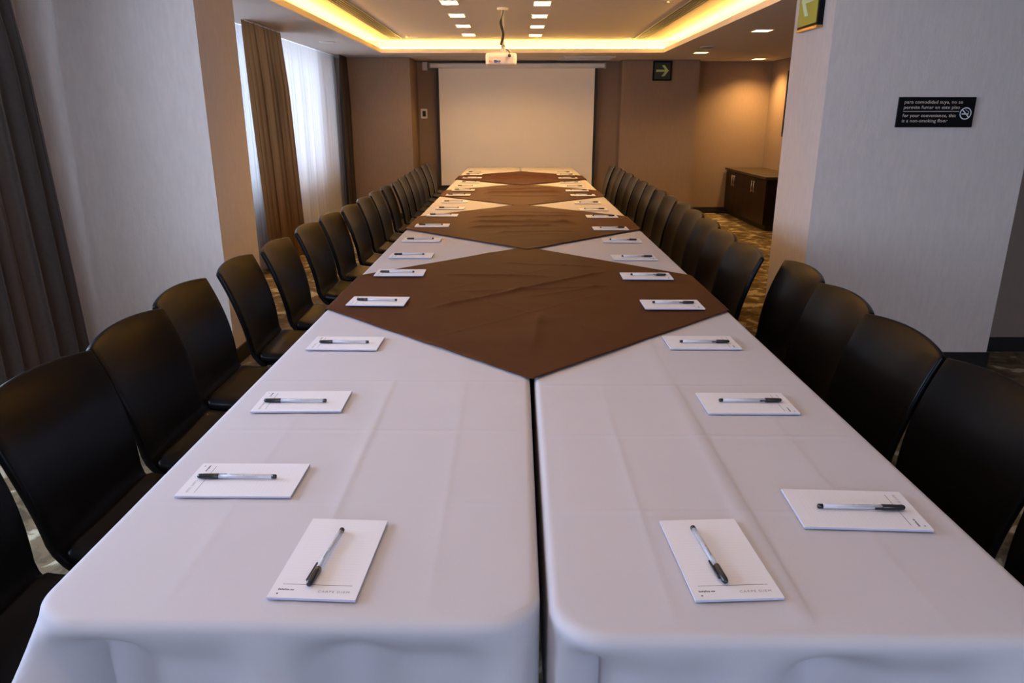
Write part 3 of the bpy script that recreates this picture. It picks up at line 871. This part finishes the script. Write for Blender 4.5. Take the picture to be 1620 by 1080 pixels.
link('video_port', me_from_bm(bm, 'video_port', 'blue'), t)
link('power_plug', boxes('power_plug', [(0.060, 0.084, -0.020, -0.003, 1.878, 1.900)], 'black', bev=0.003), t)
bm = bmesh.new(); add_box(bm, -0.085, 0.06, 0.07, 0.20, 1.917, 1.927, bev=0.003)
for q in (-0.07, 0.04):
    add_tube(bm, [(q, 0.09, 1.905), (q, 0.09, 1.920)], 0.006, 8)
    add_tube(bm, [(q, 0.18, 1.905), (q, 0.18, 1.920)], 0.006, 8)
link('mount_plate', me_from_bm(bm, 'mount_plate', 'white_metal'), t)
bm = bmesh.new(); add_tube(bm, [(0.012, 0.13, 1.925), (0.012, 0.13, 1.96), (0.012, 0.13, 1.962), (0.012, 0.13, ZU - 0.012)], [0.024, 0.022, 0.014, 0.014], 14)
link('pole', me_from_bm(bm, 'pole', 'white_metal', True), t)
bm = bmesh.new(); add_tube(bm, [(0.012, 0.13, ZU - 0.018), (0.012, 0.13, ZU)], [0.045, 0.05], 18)
link('ceiling_flange', me_from_bm(bm, 'ceiling_flange', 'white_metal'), t)
bm = bmesh.new()
pts = []
for k in range(26):
    q = k / 25
    zz = ZU - 0.02 - q * 0.28
    pts.append((0.012 + 0.010 * math.cos(q * 9) - 0.006, 0.104 + 0.006 * math.sin(q * 9), zz))
add_tube(bm, pts, [0.004 + 0.0075 * smooth01((k / 25 - 0.2) / 0.15) for k in range(26)], 8)
add_tube(bm, [(0.02, 0.106, 1.985), (0.035, 0.08, 1.95), (0.060, 0.03, 1.935), (0.070, -0.008, 1.918), (0.072, -0.012, 1.895)], 0.003, 6)
link('power_cable', me_from_bm(bm, 'power_cable', 'black', True), t)
bm = bmesh.new()
add_tube(bm, [(0.02, 0.11, 1.99), (0.05, 0.09, 1.955), (0.085, 0.05, 1.925), (0.095, 0.04, 1.912)], 0.003, 6)
link('signal_cable', me_from_bm(bm, 'signal_cable', 'white_plastic', True), t)

# ------------------------------------------------------------------ signs
t = thing('no_smoking_sign', 'black bilingual no smoking sign with pale lettering on the right pillar', 'sign', (2.176, 3.97, 1.405))
link('plaque', boxes('plaque', [(-0.198, 0.198, -0.014, 0, -0.075, 0.075)], 'sign_black', bev=0.002), t)
for k, (s, z) in enumerate((('para comodidad suya, no se', 0.043), ('permite fumar en este piso', 0.017), ('for your convenience, this', -0.024), ('is a non-smoking floor', -0.050))):
    me = text_mesh(s, 0.0235, 'sign_text', 'LEFT', 0.0002, 1.0)
    # stretch each line to the width it has on the plaque
    xs = [v.co.x for v in me.vertices]; W = max(xs) - min(xs)
    target = (0.300, 0.290, 0.276, 0.236)[k]
    f = target / W
    for v in me.vertices: v.co.x = v.co.x * f
    link('lettering', me, t, (-0.172, -0.0146, z), (PI / 2, 0, 0))
link('divider_line', boxes('divider_line', [(-0.172, 0.118, -0.0148, -0.0139, 0.0028, 0.0052)], 'sign_text'), t)
bm = bmesh.new()
def ring(bm, r0, r1, cx, cz, y0, y1, n=36):
    for k in range(n):
        a, b = 2 * PI * k / n, 2 * PI * (k + 1) / n
        q = [(cx + r0 * math.cos(a), cz + r0 * math.sin(a)), (cx + r1 * math.cos(a), cz + r1 * math.sin(a)), (cx + r1 * math.cos(b), cz + r1 * math.sin(b)), (cx + r0 * math.cos(b), cz + r0 * math.sin(b))]
        bm.faces.new([bm.verts.new((x, y0, z)) for x, z in q])
ring(bm, 0.0255, 0.0305, 0, 0, -0.0147, 0)
a = 0.7071
pts = [(-0.026, 0.0), (0, 0)]
for (x0, z0, x1, z1, w) in [(-0.0185, 0.0185, 0.0185, -0.0185, 0.0028)]:
    dx, dz = x1 - x0, z1 - z0; L = math.hypot(dx, dz); nx, nz_ = -dz / L * w, dx / L * w
    bm.faces.new([bm.verts.new((px, -0.0147, pz)) for px, pz in ((x0 + nx, z0 + nz_), (x1 + nx, z1 + nz_), (x1 - nx, z1 - nz_), (x0 - nx, z0 - nz_))])
bm.faces.new([bm.verts.new((px, -0.0147, pz)) for px, pz in ((-0.020, 0.0005), (0.016, 0.0005), (0.016, -0.0055), (-0.020, -0.0055))])
for k in range(8):
    q0, q1 = k / 8, (k + 1) / 8
    f = lambda q: (0.012 + 0.005 * math.sin(q * 5) - 0.012 * q, 0.003 + 0.017 * q)
    (xa, za), (xb, zb) = f(q0), f(q1)
    bm.faces.new([bm.verts.new((px, -0.0147, pz)) for px, pz in ((xa, za), (xa + 0.003, za), (xb + 0.003, zb), (xb, zb))])
link('no_smoking_symbol', me_from_bm(bm, 'no_smoking_symbol', 'sign_white'), t, (0.153, 0, -0.006))

ARROW = [(-0.075, 0.012), (0.030, 0.012), (-0.010, 0.062), (0.024, 0.062), (0.075, 0.0), (0.024, -0.062), (-0.010, -0.062), (0.030, -0.012), (-0.075, -0.012)]
t = thing('exit_arrow_sign', 'small dark green sign with pale right arrow on the far column', 'sign', (2.0, 10.70, 1.995))
link('frame', boxes('frame', [(-0.130, 0.130, -0.03, 0, -0.130, 0.130)], 'sign_black', bev=0.006), t)
link('sign_face', boxes('sign_face', [(-0.108, 0.108, -0.033, -0.029, -0.108, 0.108)], 'green_dark'), t)
bm = bmesh.new(); add_prism(bm, [(x * 1.15, z * 1.15) for x, z in ARROW], 'y', -0.036, -0.032)
link('arrow', me_from_bm(bm, 'arrow', 'green_pale'), t)
t = thing('exit_arrow_sign', 'yellow green exit sign with pale arrow on the side of the right pillar', 'sign', (1.595, 4.255, 1.985))
link('frame', boxes('frame', [(-0.030, 0, -0.145, 0.145, -0.150, 0.150)], 'sign_black', bev=0.003), t)
link('brass_edge', boxes('brass_edge', [(-0.034, 0.0, -0.146, 0.146, -0.154, -0.142)], 'brass'), t)
link('sign_face', boxes('sign_face', [(-0.033, -0.029, -0.128, 0.132, -0.128, 0.130)], 'green_lit'), t)
bm = bmesh.new(); add_prism(bm, [(x * 1.35, z * 1.35) for x, z in ARROW], 'x', -0.0355, -0.0325)
link('arrow', me_from_bm(bm, 'arrow', 'green_white'), t)

# ------------------------------------------------------------------ alcove
t = thing('cabinet', 'dark brown low cabinet with four doors in the alcove', 'cabinet', (3.09, 9.17, 0))
Lc = 1.80
link('body', boxes('body', [(0.02, 0.525, 0.0, Lc, 0.07, 0.640)], 'wood'), t)
link('plinth', boxes('plinth', [(0.05, 0.520, 0.03, Lc - 0.02, 0.0, 0.07)], 'black'), t)
link('counter_top', boxes('counter_top', [(-0.02, 0.525, -0.02, Lc + 0.01, 0.640, 0.672)], 'wood_top', bev=0.003), t)
dw = Lc / 4
for k in range(4):
    d = link('door', boxes('door', [(0.0, 0.019, k * dw + 0.004, (k + 1) * dw - 0.004, 0.08, 0.630)], 'wood', bev=0.002), t)
    yh = (k * dw + dw - 0.05) if k % 2 == 0 else (k * dw + 0.05)
    bm = bmesh.new(); add_tube(bm, [(0.0, yh, 0.46), (-0.028, yh, 0.46)], 0.004, 8); add_tube(bm, [(0.0, yh, 0.58), (-0.028, yh, 0.58)], 0.004, 8)
    add_tube(bm, [(-0.028, yh, 0.445), (-0.028, yh, 0.595)], 0.006, 8)
    link('handle', me_from_bm(bm, 'handle', 'chrome', True), d)
t = thing('wall_picture', 'dark framed picture on the alcove side wall above the cabinet', 'picture', (3.62, 9.55, 1.55))
bm = bmesh.new()
for b in [(-0.70, 0.70, 0.38, 0.42), (-0.70, 0.70, -0.42, -0.38), (-0.70, -0.66, -0.38, 0.38), (0.66, 0.70, -0.38, 0.38)]: add_box(bm, -0.035, 0, *b, bev=0.003)
link('frame', me_from_bm(bm, 'frame', 'black'), t)
link('canvas', boxes('canvas', [(-0.015, 0, -0.66, 0.66, -0.38, 0.38)], 'canvas'), t)
